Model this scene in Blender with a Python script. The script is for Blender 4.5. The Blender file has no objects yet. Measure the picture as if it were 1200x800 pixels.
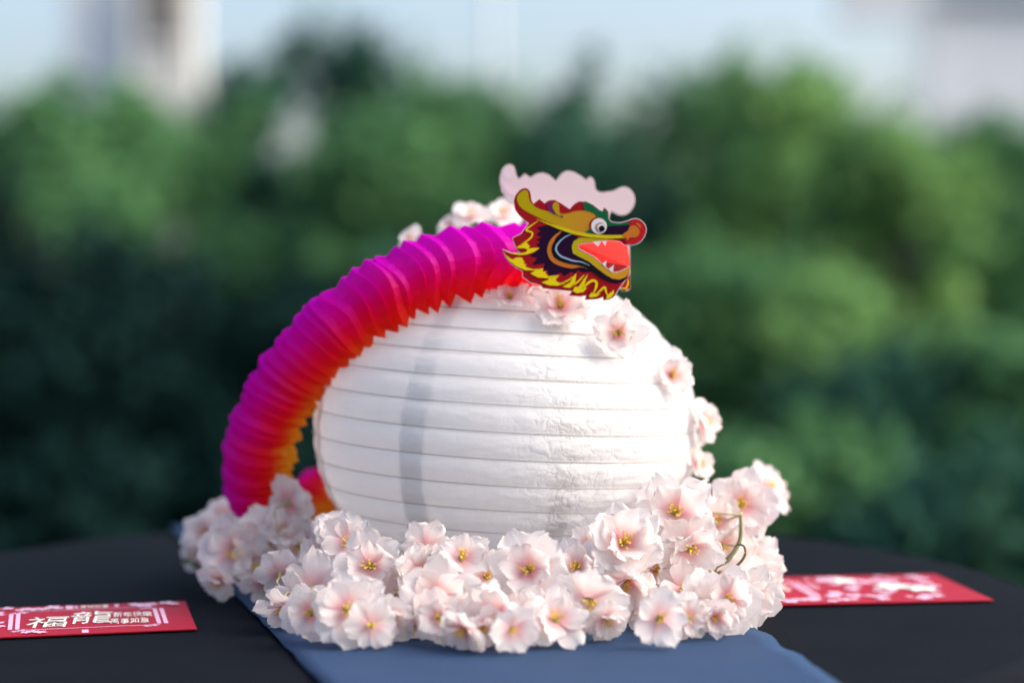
import bpy, bmesh, math, random
import numpy as np
from mathutils import Vector, Matrix, Quaternion, noise

random.seed(7); rng = np.random.default_rng(7)
scene = bpy.context.scene
COL = scene.collection
R = math.radians

# ------------------------------------------------------------------ camera
TABLE_Z = 0.75
CAM = Vector((0.0, -2.0, TABLE_Z + 0.324))
FPX = 2240.0                                   # focal length in photo pixels (1200 wide)
PITCH = math.atan(70.0 / FPX)
cam_d = bpy.data.cameras.new("camera"); cam = bpy.data.objects.new("camera", cam_d); COL.objects.link(cam)
cam.location = CAM; cam.rotation_euler = (R(90) - PITCH, 0, 0)
cam_d.sensor_width = 36.0; cam_d.lens = FPX * 36.0 / 1200.0
cam_d.clip_start = 0.05; cam_d.clip_end = 2000
cam_d.dof.use_dof = True; cam_d.dof.focus_distance = 1.775; cam_d.dof.aperture_fstop = 1.42
scene.camera = cam

# ------------------------------------------------------------------ light
SUN_AZ = R(94)       # clockwise from +Y (away from the camera) towards +X (right)
SUN_EL = R(38)
world = bpy.data.worlds.new("World"); scene.world = world; world.use_nodes = True
wn = world.node_tree.nodes; wl = world.node_tree.links; wn.clear()
sky = wn.new("ShaderNodeTexSky"); sky.sky_type = 'NISHITA'; sky.sun_disc = False
sky.sun_elevation = SUN_EL; sky.sun_rotation = SUN_AZ
sky.air_density = 1.0; sky.dust_density = 5.0; sky.ozone_density = 1.5
bg = wn.new("ShaderNodeBackground"); bg.inputs[1].default_value = 0.178
wo = wn.new("ShaderNodeOutputWorld"); wl.new(sky.outputs[0], bg.inputs[0]); wl.new(bg.outputs[0], wo.inputs[0])
sd = bpy.data.lights.new("sun", 'SUN'); sun = bpy.data.objects.new("sun", sd); COL.objects.link(sun)
sd.energy = 1.8; sd.angle = R(65); sd.color = (1.0, 0.955, 0.90)
sdir = Vector((math.sin(SUN_AZ) * math.cos(SUN_EL), math.cos(SUN_AZ) * math.cos(SUN_EL), math.sin(SUN_EL)))
sun.rotation_euler = sdir.to_track_quat('Z', 'Y').to_euler()
scene.view_settings.view_transform = 'Standard'; scene.view_settings.look = 'None'
scene.view_settings.exposure = .85; scene.view_settings.gamma = 1.0
scene.view_settings.use_curve_mapping = False
scene.cycles.use_denoising = True
scene.cycles.max_bounces = 8; scene.cycles.diffuse_bounces = 5; scene.cycles.transmission_bounces = 6

# ------------------------------------------------------------------ helpers
def at(px, py, Y):
    """world point seen at photo pixel (px,py) on the vertical plane y=Y"""
    d = Vector(((px - 600) / FPX, -(py - 400) / FPX, -1.0))
    d = Matrix.Rotation(R(90) - PITCH, 3, 'X') @ d
    return CAM + d * ((Y - CAM.y) / d.y)
def on_table(px, py, z=TABLE_Z):
    d = Vector(((px - 600) / FPX, -(py - 400) / FPX, -1.0))
    d = Matrix.Rotation(R(90) - PITCH, 3, 'X') @ d
    return CAM + d * ((z - CAM.z) / d.z)
def link(o, parent=None):
    COL.objects.link(o)
    if parent is not None: o.parent = parent
    return o
def mesh_obj(name, verts, faces, mat, parent=None, smooth=True, loc=None):
    me = bpy.data.meshes.new(name); me.from_pydata([tuple(v) for v in verts], [], faces); me.update()
    if smooth: me.polygons.foreach_set("use_smooth", [True] * len(me.polygons))
    if mat: me.materials.append(mat)
    o = bpy.data.objects.new(name, me)
    if loc is not None: o.location = loc
    return link(o, parent)
def empty(name, loc=(0, 0, 0), parent=None):
    o = bpy.data.objects.new(name, None); o.empty_display_size = 0.02; o.location = loc
    return link(o, parent)
def tag(o, label=None, cat=None, group=None, kind=None):
    if label: o["label"] = label
    if cat: o["category"] = cat
    if group: o["group"] = group
    if kind: o["kind"] = kind
    return o
def set_col(me, cols, name="col"):
    a = me.color_attributes.new(name, 'FLOAT_COLOR', 'POINT')
    c = np.ones((len(me.vertices), 4), np.float32); c[:, :3] = np.asarray(cols, np.float32)[:, :3]
    a.data.foreach_set("color", c.ravel())
def catmull(pts, n=12, closed=False):
    P = [np.array(p, float) for p in pts]; out = []
    m = len(P); rngi = range(m) if closed else range(m - 1)
    for i in rngi:
        p1, p2 = P[i], P[(i + 1) % m]
        p0 = P[(i - 1) % m] if closed or i > 0 else 2 * p1 - p2
        p3 = P[(i + 2) % m] if closed or i < m - 2 else 2 * p2 - p1
        for k in range(n):
            t = k / n
            out.append(.5 * (2 * p1 + (p2 - p0) * t + (2 * p0 - 5 * p1 + 4 * p2 - p3) * t * t + (3 * p1 - p0 - 3 * p2 + p3) * t ** 3))
    if not closed: out.append(P[-1])
    return out
def tube(path, radii, n=8, cap=True):
    """verts, faces of a tube along a list of Vectors"""
    V, F = [], []
    path = [Vector(p) for p in path]
    if not hasattr(radii, '__len__'): radii = [radii] * len(path)
    up = Vector((0.13, 0.21, 0.97))
    for i, p in enumerate(path):
        t = (path[min(i + 1, len(path) - 1)] - path[max(i - 1, 0)]).normalized()
        a = t.cross(up)
        if a.length < 1e-4: a = t.cross(Vector((1, 0, 0)))
        a.normalize(); b = t.cross(a)
        for k in range(n):
            q = 2 * math.pi * k / n
            V.append(p + (a * math.cos(q) + b * math.sin(q)) * radii[i])
    for i in range(len(path) - 1):
        for k in range(n):
            F.append((i * n + k, i * n + (k + 1) % n, (i + 1) * n + (k + 1) % n, (i + 1) * n + k))
    if cap:
        F.append(tuple(range(n))[::-1]); F.append(tuple((len(path) - 1) * n + k for k in range(n)))
    return V, F
def box_vf(x0, x1, y0, y1, z0, z1):
    V = [(x, y, z) for z in (z0, z1) for y in (y0, y1) for x in (x0, x1)]
    return V, [(0, 2, 3, 1), (4, 5, 7, 6), (0, 1, 5, 4), (2, 6, 7, 3), (0, 4, 6, 2), (1, 3, 7, 5)]

# ------------------------------------------------------------------ materials
def new_mat(name):
    m = bpy.data.materials.new(name); m.use_nodes = True
    n = m.node_tree.nodes; l = m.node_tree.links
    return m, n, l, n["Principled BSDF"], n["Material Output"]
def plain(name, col, rough=.6, spec=.4, sheen=0, noise_amt=0, noise_scale=40, bump=0, bump_scale=200):
    m, n, l, b, o = new_mat(name)
    b.inputs["Base Color"].default_value = (*col, 1); b.inputs["Roughness"].default_value = rough
    b.inputs["Specular IOR Level"].default_value = spec
    if sheen: b.inputs["Sheen Weight"].default_value = sheen
    if noise_amt:
        tc = n.new("ShaderNodeTexCoord"); nz = n.new("ShaderNodeTexNoise"); nz.inputs["Scale"].default_value = noise_scale
        nz.inputs["Detail"].default_value = 5
        mx = n.new("ShaderNodeMix"); mx.data_type = 'RGBA'
        mx.inputs[6].default_value = (*[c * (1 - noise_amt) for c in col], 1); mx.inputs[7].default_value = (*[min(1, c * (1 + noise_amt)) for c in col], 1)
        l.new(tc.outputs["Object"], nz.inputs["Vector"]); l.new(nz.outputs[0], mx.inputs[0]); l.new(mx.outputs[2], b.inputs["Base Color"])
    if bump:
        tc = n.new("ShaderNodeTexCoord"); nz = n.new("ShaderNodeTexNoise"); nz.inputs["Scale"].default_value = bump_scale
        nz.inputs["Detail"].default_value = 4
        bp = n.new("ShaderNodeBump"); bp.inputs["Strength"].default_value = bump; bp.inputs["Distance"].default_value = 0.002
        l.new(tc.outputs["Object"], nz.inputs["Vector"]); l.new(nz.outputs[0], bp.inputs["Height"]); l.new(bp.outputs[0], b.inputs["Normal"])
    return m
def thin(name, attr=None, col=(.8, .8, .8), trans=.4, gloss=.03, bump=None, tcol_gain=1.0, tone=None):
    """thin sheet: diffuse + translucent + a little gloss; colour from a vertex attribute"""
    m, n, l, b, o = new_mat(name); n.remove(b)
    df = n.new("ShaderNodeBsdfDiffuse"); tr = n.new("ShaderNodeBsdfTranslucent"); gl = n.new("ShaderNodeBsdfGlossy"); gl.inputs["Roughness"].default_value = .45
    m1 = n.new("ShaderNodeMixShader"); m1.inputs[0].default_value = trans
    m2 = n.new("ShaderNodeMixShader"); m2.inputs[0].default_value = gloss
    l.new(df.outputs[0], m1.inputs[1]); l.new(tr.outputs[0], m1.inputs[2]); l.new(m1.outputs[0], m2.inputs[1]); l.new(gl.outputs[0], m2.inputs[2]); l.new(m2.outputs[0], o.inputs["Surface"])
    if attr:
        a = n.new("ShaderNodeVertexColor"); a.layer_name = attr
        l.new(a.outputs[0], df.inputs[0]); l.new(a.outputs[0], tr.inputs[0])
    else:
        df.inputs[0].default_value = (*col, 1); tr.inputs[0].default_value = (*col, 1)
    if bump:
        tc = n.new("ShaderNodeTexCoord"); nz = n.new("ShaderNodeTexNoise"); nz.inputs["Scale"].default_value = bump[0]; nz.inputs["Detail"].default_value = 6
        bp = n.new("ShaderNodeBump"); bp.inputs["Strength"].default_value = bump[1]; bp.inputs["Distance"].default_value = 0.002
        l.new(tc.outputs["Object"], nz.inputs["Vector"]); l.new(nz.outputs[0], bp.inputs["Height"])
        l.new(bp.outputs[0], df.inputs["Normal"]); l.new(bp.outputs[0], tr.inputs["Normal"])
    return m, n, l, df, tr, m1

# ------------------------------------------------------------------ ground
m_ground = plain("ground_grass", (.008, .012, .010), .95, .1, noise_amt=.6, noise_scale=1.5)
g = mesh_obj("ground", [(-400, -60, 0), (400, -60, 0), (400, 900, 0), (-400, 900, 0)], [(0, 1, 2, 3)], m_ground, smooth=False)
tag(g, "dark grassy ground beyond the table", kind="structure")

# ------------------------------------------------------------------ background trees
def leaf_mat(name, c0, c1, trans=.35):
    m, n, l, df, tr, m1 = thin(name, None, c0, trans, .0)
    a = n.new("ShaderNodeVertexColor"); a.layer_name = "tint"
    mx = n.new("ShaderNodeMix"); mx.data_type = 'RGBA'; mx.inputs[6].default_value = (*c0, 1); mx.inputs[7].default_value = (*c1, 1)
    sp = n.new("ShaderNodeSeparateColor"); l.new(a.outputs[0], sp.inputs[0]); l.new(sp.outputs[0], mx.inputs[0])
    l.new(mx.outputs[2], df.inputs[0]); l.new(mx.outputs[2], tr.inputs[0])
    return m
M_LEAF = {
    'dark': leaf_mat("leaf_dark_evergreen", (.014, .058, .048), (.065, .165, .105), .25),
    'black': leaf_mat("leaf_shaded_dark", (.004, .015, .015), (.014, .040, .036), .15),  # deep shade of the low left shrubs, put into the leaf colour
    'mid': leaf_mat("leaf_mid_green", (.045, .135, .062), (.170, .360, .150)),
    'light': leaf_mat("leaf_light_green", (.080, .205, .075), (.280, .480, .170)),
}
M_BARK = plain("bark", (.06, .045, .035), .9, .1, noise_amt=.4, noise_scale=20)
def crown_mesh(blobs, leaf, count, flat=.0):
    """leaf quads through a set of ellipsoidal clumps: blobs = (cx,cy,cz,rx,ry,rz,tint)"""
    vols = np.array([b[3] * b[4] * b[5] for b in blobs]) ** .75; share = vols / vols.sum()
    V, C = [], []
    for b, s in zip(blobs, share):
        k = max(20, int(count * s))
        d = rng.normal(size=(k, 3)); d /= np.linalg.norm(d, axis=1)[:, None]
        rad = rng.uniform(.35, 1.0, k) ** .45 * (1 + .34 * rng.normal(size=k))
        p = np.array(b[:3]) + d * rad[:, None] * np.array(b[3:6])
        nrm = d + .8 * rng.normal(size=(k, 3)); nrm /= np.linalg.norm(nrm, axis=1)[:, None]
        ref = rng.normal(size=(k, 3)); u = np.cross(nrm, ref); u /= np.linalg.norm(u, axis=1)[:, None]; w = np.cross(nrm, u)
        sz = leaf * rng.uniform(.6, 1.4, k)[:, None]
        q = np.stack([p - u * sz, p + w * sz * .45 + nrm * sz * .12, p + u * sz, p - w * sz * .45 + nrm * sz * .12], 1)
        V.append(q.reshape(-1, 3))
        t = np.clip(b[6] + .22 * rng.normal(size=k), 0, 1)
        C.append(np.repeat(t, 4))
    V = np.concatenate(V); C = np.concatenate(C); nf = len(V) // 4
    me = bpy.data.meshes.new("crown"); me.vertices.add(len(V)); me.vertices.foreach_set("co", V.astype(np.float32).ravel())
    me.loops.add(len(V)); me.loops.foreach_set("vertex_index", np.arange(len(V), dtype=np.int32))
    me.polygons.add(nf); me.polygons.foreach_set("loop_start", np.arange(0, len(V), 4, dtype=np.int32))
    me.update(calc_edges=True); set_col(me, np.stack([C, C, C], 1), "tint")
    return me
def tree(name, px, top_y, Y, width_px, kind, label, count=7000, base_z=0.0, cat="tree", leaf=.07, group="trees behind the table", tall=1.0):
    top = at(px, top_y, Y); w = width_px / FPX * (Y - CAM.y) / 2
    x0 = top.x; H = top.z
    root = empty(name, (x0, Y, base_z)); tag(root, label, cat, group)
    blobs = []
    n = 24
    for i in range(n):
        h = .12 + .80 * (i + random.random()) / n
        rr = w * (1.0 - .55 * max(0, h - .45) / .55) * random.uniform(.3, .85)
        a = random.uniform(0, 6.283)
        br = w * random.uniform(.22, .46)
        blobs.append((math.cos(a) * rr, math.sin(a) * rr * .8, min(h * H, H - br * .8), br, br * .9, br * random.uniform(.6, .95), random.uniform(.1, .9)))
    blobs.append((0, 0, H - w * .38 * tall, w * .36, w * .34, w * .38 * tall, random.uniform(.4, .9)))
    for _ in range(26):                                   # loose sprigs that break the outline
        b = random.choice([q for q in blobs if q[2] > H * .35]); a = random.uniform(-.4, 3.5); br = w * random.uniform(.07, .13)
        blobs.append((b[0] + math.cos(a) * b[3] * 1.1, b[1] + random.uniform(-.3, .3) * b[4], b[2] + abs(math.sin(a)) * b[5] * 1.0, br, br, br * random.uniform(1.2, 2.2), random.uniform(.3, 1)))
    for k in range(5): blobs.append((w * (-.8 + .4 * k), random.uniform(-.2, .2) * w, H * .12, w * .3, w * .3, H * .13, random.uniform(0, .6)))
    me = crown_mesh(blobs, leaf, count); me.materials.append(M_LEAF[kind])
    c = bpy.data.objects.new("crown", me); link(c, root)
    pth = [Vector((0, 0, -.02)), Vector((.03, .02, H * .25)), Vector((-.02, .03, H * .55)), Vector((.02, 0, H * .85))]
    V, F = tube(pth, [.07, .055, .035, .012], 8)
    tr = mesh_obj("trunk", V, F, M_BARK, root)
    for b in blobs[::4]:
        s = Vector((.01, .02, max(.1, b[2] * .55))); e = Vector(b[:3])
        V, F = tube([s, (s + e) / 2 + Vector((0, 0, .05)), e], [.026, .018, .007], 6)
        mesh_obj("limb", V, F, M_BARK, tr)
    return root
# (name, x, top y, distance Y, width px, kind, label)
TREES = [
    ("leafy_tree", 40, 112, 9.0, 360, 'mid', "mid-green tree at the far left edge left of the pale house"),
    ("leafy_tree", 165, 135, 12.0, 290, 'mid', "mid-green tree directly below the dark house window"),
    ("conifer_tree", 285, 78, 14.0, 200, 'dark', "dark tree with a pointed top left of the tallest peak"),
    ("conifer_tree", 412, 30, 15.5, 270, 'dark', "tallest dark tree peak above the dragon's back"),
    ("leafy_tree", 470, 130, 11.5, 330, 'mid', "mid-green bushy tree behind the dragon's arched back"),
    ("leafy_tree", 590, 105, 13.0, 270, 'mid', "green tree straight behind the dragon head's back card"),
    ("conifer_tree", 690, 135, 12.5, 300, 'dark', "dark tree in the sky dip right of the dragon head"),
    ("leafy_tree", 830, 85, 14.5, 270, 'mid', "green tree with rounded top right of the sky dip"),
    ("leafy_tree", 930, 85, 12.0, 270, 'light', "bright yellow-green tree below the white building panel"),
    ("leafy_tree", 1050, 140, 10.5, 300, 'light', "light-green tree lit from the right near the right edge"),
    ("leafy_tree", 1165, 130, 12.5, 300, 'mid', "mid-green tree cut by the right edge of the picture"),
]
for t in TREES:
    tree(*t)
SHRUBS = [
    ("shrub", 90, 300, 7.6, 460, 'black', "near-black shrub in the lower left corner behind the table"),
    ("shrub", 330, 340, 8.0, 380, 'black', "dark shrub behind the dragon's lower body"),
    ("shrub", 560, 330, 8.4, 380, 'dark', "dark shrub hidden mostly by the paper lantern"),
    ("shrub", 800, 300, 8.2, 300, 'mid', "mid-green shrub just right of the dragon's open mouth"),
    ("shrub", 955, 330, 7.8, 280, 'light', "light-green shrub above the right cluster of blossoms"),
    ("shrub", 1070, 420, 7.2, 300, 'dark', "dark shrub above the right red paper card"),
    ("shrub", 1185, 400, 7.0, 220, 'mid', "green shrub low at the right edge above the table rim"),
]
SHRUBS += [
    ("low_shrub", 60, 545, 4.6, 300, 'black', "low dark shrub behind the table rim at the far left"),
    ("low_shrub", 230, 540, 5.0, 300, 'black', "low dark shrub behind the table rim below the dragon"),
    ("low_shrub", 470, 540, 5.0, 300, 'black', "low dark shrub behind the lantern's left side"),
    ("low_shrub", 700, 535, 5.0, 300, 'dark', "low dark shrub behind the lantern's right side"),
    ("low_shrub", 930, 525, 4.8, 300, 'mid', "low green shrub behind the right upright blossoms"),
    ("low_shrub", 1130, 560, 4.4, 320, 'dark', "low dark shrub behind the table rim at the far right"),
]
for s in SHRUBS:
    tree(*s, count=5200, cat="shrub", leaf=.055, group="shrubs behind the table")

# ------------------------------------------------------------------ far buildings
M_WHITE_WALL = plain("white_render_wall", (.80, .81, .82), .85, .2, noise_amt=.05, noise_scale=2)
M_CREAM_WALL = plain("cream_wall", (.76, .73, .66), .85, .2, noise_amt=.08, noise_scale=2)
M_DARK_GLASS = plain("dark_window", (.14, .12, .10), .3, .5)
M_GREY_WALL = plain("blue_grey_wall", (.42, .48, .55), .8, .2, noise_amt=.05, noise_scale=2)
def block(name, parent, a, b, Y, depth, mat, origin):
    p, q = at(a[0], a[1], Y), at(b[0], b[1], Y)
    V, F = box_vf(min(p.x, q.x) - origin[0], max(p.x, q.x) - origin[0], Y - origin[1], Y + depth - origin[1], max(0, min(p.z, q.z)), max(p.z, q.z))
    return mesh_obj(name, V, F, mat, parent, smooth=False)
YB = 32.0
o0 = at(160, 300, YB); hb = empty("house", (o0.x, YB, 0)); tag(hb, "pale house with cream bay and dark window at upper left", "house")
org = (o0.x, YB)
block("wall", hb, (78, -60), (158, 330), YB, .5, M_WHITE_WALL, org)
block("bay", hb, (158.5, -60), (232, 330), YB - .6, .5, M_CREAM_WALL, org)
w1 = block("window", hb, (168, -30), (207, 48), YB - .66, .05, M_DARK_GLASS, org)
block("window_sill", w1, (164, 49), (211, 55), YB - .75, .14, M_WHITE_WALL, org)
YB2 = 40.0
o1 = at(1040, 300, YB2); tb = empty("office_building", (o1.x, YB2, 0)); tag(tb, "pale building with white panel at the upper right edge", "building")
org = (o1.x, YB2)
block("wall", tb, (1090, 2), (1300, 330), YB2, .5, M_WHITE_WALL, org)
block("roof_band", tb, (1086, -40), (1304, 1.5), YB2 - .3, .9, M_GREY_WALL, org)
block("white_panel", tb, (985, -60), (1084, 24), YB2 - .6, .4, M_WHITE_WALL, org)
block("panel_post", tb, (1070, 24.5), (1076, 330), YB2 - .5, .2, M_WHITE_WALL, org)
pp = at(578, 0, 18.0); V, F = tube([Vector((0, 0, 0)), Vector((0, 0, 2.5)), Vector((0, 0, 5.5))], [.06, .05, .045], 12)
po = mesh_obj("mullion_reflection", V, F, plain("mullion_pale", (.55, .60, .64), .5), None, loc=(pp.x, 18.0, 0))  # added upright, imitates the pale reflected streak of a window mullion
tag(po, "slim pale post rising behind the trees left of centre", "post")

# ------------------------------------------------------------------ table and cloth
TC = Vector((-.075, -.02)); TR = .625
def fabric(name, col, sheen, weave=900, rough=.75, var=.25, bump=.35, spec=.035):
    m, n, l, b, o = new_mat(name)
    b.inputs["Roughness"].default_value = rough; b.inputs["Specular IOR Level"].default_value = spec
    b.inputs["Sheen Weight"].default_value = sheen; b.inputs["Sheen Roughness"].default_value = .5
    tc = n.new("ShaderNodeTexCoord")
    n1 = n.new("ShaderNodeTexNoise"); n1.inputs["Scale"].default_value = 14; n1.inputs["Detail"].default_value = 6
    n2 = n.new("ShaderNodeTexNoise"); n2.inputs["Scale"].default_value = weave; n2.inputs["Detail"].default_value = 2
    ad = n.new("ShaderNodeMath"); ad.operation = 'MULTIPLY_ADD'; ad.inputs[1].default_value = .6
    mx = n.new("ShaderNodeMix"); mx.data_type = 'RGBA'
    mx.inputs[6].default_value = (*[c * (1 - var) for c in col], 1); mx.inputs[7].default_value = (*[c * (1 + var) for c in col], 1)
    l.new(tc.outputs["Object"], n1.inputs["Vector"]); l.new(tc.outputs["Object"], n2.inputs["Vector"])
    l.new(n2.outputs[0], ad.inputs[0]); 
    m4 = n.new("ShaderNodeMath"); m4.operation = 'MULTIPLY'; m4.inputs[1].default_value = .4; l.new(n1.outputs[0], m4.inputs[0]); l.new(m4.outputs[0], ad.inputs[2])
    l.new(ad.outputs[0], mx.inputs[0]); l.new(mx.outputs[2], b.inputs["Base Color"])
    wx = n.new("ShaderNodeTexWave"); wx.inputs["Scale"].default_value = weave * .35; wx.bands_direction = 'X'; wx.inputs["Distortion"].default_value = .6
    wy = n.new("ShaderNodeTexWave"); wy.inputs["Scale"].default_value = weave * .35; wy.bands_direction = 'Y'; wy.inputs["Distortion"].default_value = .6
    l.new(tc.outputs["Object"], wx.inputs["Vector"]); l.new(tc.outputs["Object"], wy.inputs["Vector"])
    ma = n.new("ShaderNodeMath"); l.new(wx.outputs[1], ma.inputs[0]); l.new(wy.outputs[1], ma.inputs[1])
    mb = n.new("ShaderNodeMath"); l.new(ma.outputs[0], mb.inputs[0]); l.new(n2.outputs[0], mb.inputs[1])
    bp = n.new("ShaderNodeBump"); bp.inputs["Strength"].default_value = bump; bp.inputs["Distance"].default_value = .0006
    l.new(mb.outputs[0], bp.inputs["Height"]); l.new(bp.outputs[0], b.inputs["Normal"])
    return m
M_CLOTH = fabric("black_tablecloth_fabric", (.0066, .0086, .0120), .0, weave=420, var=.6, spec=.02)
M_RUNNER = fabric("blue_runner_fabric", (.017, .046, .108), .02, weave=450, rough=.62, var=.28, spec=.1)
M_WOOD = plain("table_wood", (.25, .17, .1), .5)
tbl = empty("round_table", (TC.x, TC.y, 0)); tag(tbl, "round pedestal table under the black cloth", "table")
V, F = tube([Vector((0, 0, TABLE_Z - .036)), Vector((0, 0, TABLE_Z - .006))], TR - .008, 72); mesh_obj("tabletop", V, F, M_WOOD, tbl, smooth=False)
V, F = tube([Vector((0, 0, .06)), Vector((0, 0, .4)), Vector((0, 0, TABLE_Z - .04))], [.06, .04, .06], 20); mesh_obj("pedestal", V, F, M_WOOD, tbl)
for k in range(4):
    a = k * math.pi / 2 + .4
    V, F = tube([Vector((.03 * math.cos(a), .03 * math.sin(a), .12)), Vector((.2 * math.cos(a), .2 * math.sin(a), .07)), Vector((.38 * math.cos(a), .38 * math.sin(a), .022))], [.03, .026, .02], 10)
    mesh_obj("foot", V, F, M_WOOD, tbl)
# cloth: flat disc, rounded rim, pleated drop
V, F = [(0, 0, TABLE_Z)], []
NA = 240; rings = []
for r_, z_, wv in [(.1, 0, 0), (.25, 0, 0), (.4, 0, 0), (.52, 0, 0), (TR - .012, 0, 0), (TR - .003, -.002, 0), (TR + .002, -.008, 0), (TR + .006, -.03, .15), (TR + .012, -.10, .5), (TR + .02, -.2, .9), (TR + .03, -.35, 1.2), (TR + .04, -.5, 1.4)]:
    ids = []
    for k in range(NA):
        a = 2 * math.pi * k / NA
        rr = r_ + wv * .022 * math.sin(a * 19 + .8 * math.sin(a * 5)) + wv * .012 * math.sin(a * 31 + 1)
        zz = TABLE_Z + z_
        if z_ == 0: zz += .0007 * noise.noise(Vector((rr * math.cos(a) * 9, rr * math.sin(a) * 9, 1)))
        ids.append(len(V)); V.append((rr * math.cos(a), rr * math.sin(a), zz))
    rings.append(ids)
for k in range(NA): F.append((0, rings[0][k], rings[0][(k + 1) % NA]))
for i in range(len(rings) - 1):
    for k in range(NA): F.append((rings[i][k], rings[i + 1][k], rings[i + 1][(k + 1) % NA], rings[i][(k + 1) % NA]))
cl = mesh_obj("tablecloth", V, F, M_CLOTH, None, loc=(TC.x, TC.y, 0)); tag(cl, "plain black tablecloth spread over the round table", "tablecloth")

# blue runner
p_fl = on_table(199, 619); p_nl = on_table(372, 800); p_nr = on_table(975, 800); p_mr = on_table(858, 721)
dl = (p_nl - p_fl).normalized()
n_l = p_nl + dl * .085; n_r = Vector((n_l.x + .455, n_l.y + .02, 0))
V, F = [], []; NU, NV = 200, 26
f_r = p_mr + Vector((-.20, .62, 0))
for i in range(NU + 1):
    u = i / NU
    lp = n_l.lerp(p_fl, u)
    # right, raw-cut side: through the near right corner and the mid right point
    kn = .42
    q0 = p_nr + (p_nr - p_mr) * .42
    rp = q0.lerp(p_mr, u / kn) if u < kn else p_mr.lerp(f_r, (u - kn) / (1 - kn))
    wob = .0012 * math.sin(u * 46 + 1.5 * math.sin(u * 23)) + .0022 * noise.noise(Vector((u * 60, 3, 0)))
    rp = rp + Vector((wob, 0, 0)); lp = lp + Vector((.0012 * noise.noise(Vector((u * 30, 9, 0))), 0, 0))
    for j in range(NV + 1):
        v = j / NV; p = lp.lerp(rp, v)
        z = TABLE_Z + .0035 + .0012 * noise.noise(Vector((p.x * 14, p.y * 14, 0)))
        if v > .93: z += .0018 * (v - .93) / .07 * (.6 + .6 * math.sin(u * 46 + 1.5 * math.sin(u * 23)))
        V.append((p.x, p.y, z))
for i in range(NU):
    for j in range(NV):
        a = i * (NV + 1) + j; F.append((a, a + 1, a + NV + 2, a + NV + 1))
V = [Vector(v) for v in V]; o = V[0].copy(); o.z = TABLE_Z
rn = mesh_obj("table_runner", [v - o for v in V], F, M_RUNNER, None, loc=o)
sm = rn.modifiers.new("thickness", 'SOLIDIFY'); sm.thickness = .0012; sm.offset = -1
tag(rn, "blue cloth table runner with raw cut edge under the lantern", "table runner")

# ------------------------------------------------------------------ paper lantern
LR, LZ = .1995, .172
LC = at(592, 503, 0.0); LC.y = 0.0
NTURN = 21
tilt = Matrix.Rotation(R(1.9), 4, 'Y')
m_paper, n, l, df, tr, m1 = thin("lantern_paper", None, (.86, .85, .84), .48, .01)
tc = n.new("ShaderNodeTexCoord")
nz = n.new("ShaderNodeTexNoise"); nz.inputs["Scale"].default_value = 55; nz.inputs["Detail"].default_value = 8; nz.inputs["Roughness"].default_value = .7
l.new(tc.outputs["Object"], nz.inputs["Vector"])
rp = n.new("ShaderNodeValToRGB"); rp.color_ramp.elements[0].position = .3; rp.color_ramp.elements[0].color = (.86, .85, .84, 1); rp.color_ramp.elements[1].position = .62; rp.color_ramp.elements[1].color = (.92, .91, .90, 1)
l.new(nz.outputs[0], rp.inputs[0]); l.new(rp.outputs[0], tr.inputs[0]); 
vor = n.new("ShaderNodeTexVoronoi"); vor.feature = 'DISTANCE_TO_EDGE'; vor.inputs["Scale"].default_value = 60
dn = n.new("ShaderNodeTexNoise"); dn.inputs["Scale"].default_value = 30; dn.inputs["Detail"].default_value = 4
va = n.new("ShaderNodeVectorMath"); va.operation = 'MULTIPLY_ADD'; va.inputs[1].default_value = (.05, .05, .05)
l.new(tc.outputs["Object"], dn.inputs["Vector"]); l.new(dn.outputs[1], va.inputs[0]); l.new(tc.outputs["Object"], va.inputs[2]); l.new(va.outputs[0], vor.inputs["Vector"])
pw = n.new("ShaderNodeMath"); pw.operation = 'POWER'; pw.inputs[1].default_value = .5; l.new(vor.outputs["Distance"], pw.inputs[0])
at_ = n.new("ShaderNodeVertexColor"); at_.layer_name = "crinkle"
sep = n.new("ShaderNodeSeparateColor"); l.new(at_.outputs[0], sep.inputs[0])
mu = n.new("ShaderNodeMath"); mu.operation = 'MULTIPLY'; l.new(pw.outputs[0], mu.inputs[0]); l.new(sep.outputs[0], mu.inputs[1])
sn = n.new("ShaderNodeMath"); sn.operation = 'MULTIPLY_ADD'; sn.inputs[1].default_value = .22; l.new(nz.outputs[0], sn.inputs[0]); l.new(mu.outputs[0], sn.inputs[2])
bp = n.new("ShaderNodeBump"); bp.inputs["Strength"].default_value = .55; bp.inputs["Distance"].default_value = .004
l.new(sn.outputs[0], bp.inputs["Height"]); l.new(bp.outputs[0], df.inputs["Normal"]); l.new(bp.outputs[0], tr.inputs["Normal"])
T0, T1 = -1.22, 1.20
def lant_pt(t, phi, off=0.0, wire=False):
    """t: latitude, phi: angle from the camera direction, towards the right"""
    turn = (t + math.pi / 2) / math.pi * NTURN + phi / (2 * math.pi)
    f = turn - math.floor(turn)
    sc = math.sin(math.pi * f)                        # 0 at the wire, 1 mid-band
    bulge = 0 if wire else .0024 * (sc ** .8) * math.cos(t) ** .5 - .0008
    cr = 0
    if not wire:
        k = Vector((math.sin(phi) * 9, math.cos(phi) * 9, t * 22))
        msk = .25 + .75 * math.exp(-((phi - .75) / .62) ** 2)
        cr = .0016 * msk * sc * noise.noise(k * 1.6) + .0010 * msk * sc * abs(noise.noise(k * 4.2)) + .0022 * noise.noise(Vector((math.sin(phi) * 1.7, math.cos(phi) * 1.7, t * 1.5 + 5)))
    rr = LR * math.cos(t) + (bulge + cr + off) * math.cos(t)
    z = LZ * math.sin(t) + (bulge + cr + off) * math.sin(t)
    return Vector((rr * math.sin(phi), -rr * math.cos(phi), z))
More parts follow.
